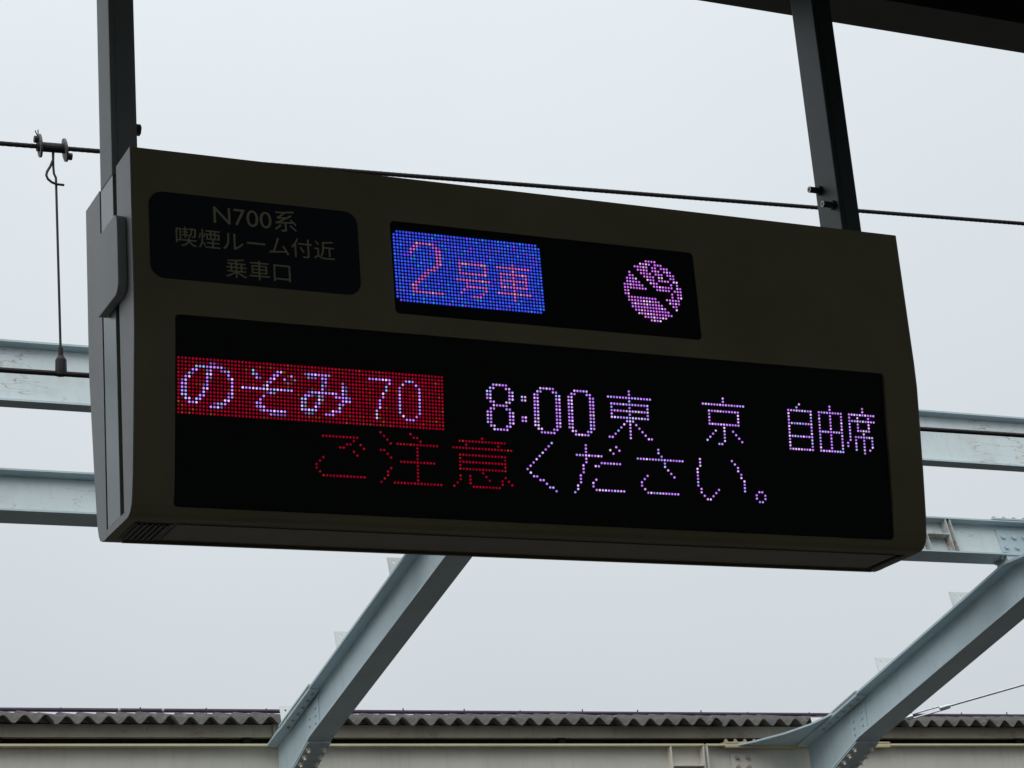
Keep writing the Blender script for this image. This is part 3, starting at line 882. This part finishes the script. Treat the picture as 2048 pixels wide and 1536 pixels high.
# fascia channels above the girder, with a near-black board standing in for the shade in the gap
def fascia(x0, x1, label):
    t = thing('fascia_channel', ((x0 + x1) / 2, 11.10, 4.66), label, 'fascia', 'fascia channels under the corrugated sheets')
    poly = [(11.02, 4.682), (11.09, 4.682), (11.09, 4.690), (11.03, 4.690), (11.03, 4.772), (11.09, 4.772), (11.09, 4.780), (11.02, 4.780)]
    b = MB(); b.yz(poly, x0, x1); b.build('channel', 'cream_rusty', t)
    k = max(2, int((x1 - x0) / 1.5))
    for i in range(k):
        x = x0 + 0.2 + (x1 - x0 - 0.4) * i / (k - 1)
        b = MB(); b.box(x - 0.03, x + 0.03, 11.03, 11.075, GZ1 + 0.0005, 4.6815); b.build('spacer', 'gap_shade', t)
    b = MB(); b.box(x0, x1 + (0.24 if x1 < 5 else 0), 11.092, 11.11, GZ1 - 0.05, 4.80); b.build('gap_shade_board', 'gap_shade', t)
    return t
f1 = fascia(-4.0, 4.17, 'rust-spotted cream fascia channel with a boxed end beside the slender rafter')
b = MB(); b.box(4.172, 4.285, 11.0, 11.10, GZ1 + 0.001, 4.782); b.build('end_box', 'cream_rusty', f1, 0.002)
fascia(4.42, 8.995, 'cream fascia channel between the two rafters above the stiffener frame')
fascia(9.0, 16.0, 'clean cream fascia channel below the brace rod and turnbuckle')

# corrugated roof: overlapping fibre-cement sheets
roof = thing('corrugated_roof', (6.0, 11.0, 4.782), 'weathered dark grey corrugated sheet roof edge above the cream girders', 'roof')
def sheet_mesh():
    nw, seg, pitch, amp = 6, 10, 0.16, 0.030
    me = MB()
    prof = []
    n = nw * seg + 4
    for i in range(n + 1):
        x = pitch * (i / seg)
        prof.append((x, amp * math.cos(2 * math.pi * x / pitch)))
    L = 0.86
    sl = math.tan(math.radians(13.0))
    vs = []
    for lvl in (0.0, -0.0075):
        for yy in (0.0, L):
            for x, z in prof:
                vs.append((x, yy, z + lvl + yy * sl))
    m = len(prof)
    fs = []
    for i in range(m - 1):
        fs.append((i, i + 1, m + i + 1, m + i))
        fs.append((2 * m + i, 3 * m + i, 3 * m + i + 1, 2 * m + i + 1))
        fs.append((i, 2 * m + i, 2 * m + i + 1, i + 1))
        fs.append((m + i, m + i + 1, 3 * m + i + 1, 3 * m + i))
    fs += [(0, m, 3 * m, 2 * m), (m - 1, 3 * m - 1, 4 * m - 1, 2 * m - 1)]
    me.add(vs, fs)
    return me
first = None
for i in range(20):
    x = -3.4 + 0.96 * i
    if first is None:
        first = sheet_mesh().build('corrugated_sheet', 'slate', None)
        o = first
    else:
        o = first.copy(); COL.objects.link(o)
    o.parent = roof
    o.location = Vector((x, 10.90 + rnd.uniform(-0.012, 0.012), 4.7905 + rnd.uniform(-0.003, 0.003))) - roof.location
    o.rotation_euler = (rnd.uniform(-0.004, 0.004), -0.012 + rnd.uniform(-0.003, 0.003), rnd.uniform(-0.006, 0.006))
b = MB(); b.box(-3.6, 15.9, 11.765, 11.785, 4.90, 4.998); b.build('ridge_board', 'ridge', roof)
# pipe running along the top of the sheets on small hooks
t = thing('roof_pipe', (6.0, 11.80, 5.05), 'thin dark pipe on small hooks along the top of the corrugated roof', 'pipe')
PZ = 5.043
b = MB(); b.tube([(-4, 11.80, PZ), (6, 11.80, PZ), (16, 11.80, PZ)], 0.017, 8); b.build('pipe', 'pipe', t)
for i in range(34):
    x = -3.6 + 0.575 * i + rnd.uniform(-0.06, 0.06)
    b = MB(); b.tube([(x, 11.79, 4.965), (x, 11.79, PZ + 0.02 + rnd.uniform(-0.004, 0.016))], 0.0055, 6); b.build('hook', 'pipe', t)
for x in (3.16, 3.52):
    b = MB(); b.tube([(x, 11.80, PZ), (x + 0.02, 11.80, PZ)], 0.0195, 10); b.build('sleeve', 'galv', t)

# brace rod with turnbuckle
A = Vector((9.55, 10.46, 4.700)); B = Vector((13.2, 8.35, 5.49))
t = thing('brace_rod', tuple(A), 'thin galvanised brace rod with a turnbuckle rising beyond the gusseted rafter', 'brace')
d = (B - A).normalized()
sd = d.cross(Vector((0, 0, 1))).normalized(); ud = sd.cross(d)
q = MB(); q.tube([A, A + d * 0.22], 0.011, 8); q.tube([A + d * 0.52, B], 0.011, 8); q.build('rod', 'galv', t)
q = MB()
for s in (-1, 1):
    q.tube([A + d * 0.19 + ud * 0.018 * s, A + d * 0.54 + ud * 0.018 * s], 0.0075, 8)
q.tube([A + d * 0.18, A + d * 0.24], 0.024, 8); q.tube([A + d * 0.48, A + d * 0.57], 0.024, 8)
q.build('turnbuckle', 'galv', t)
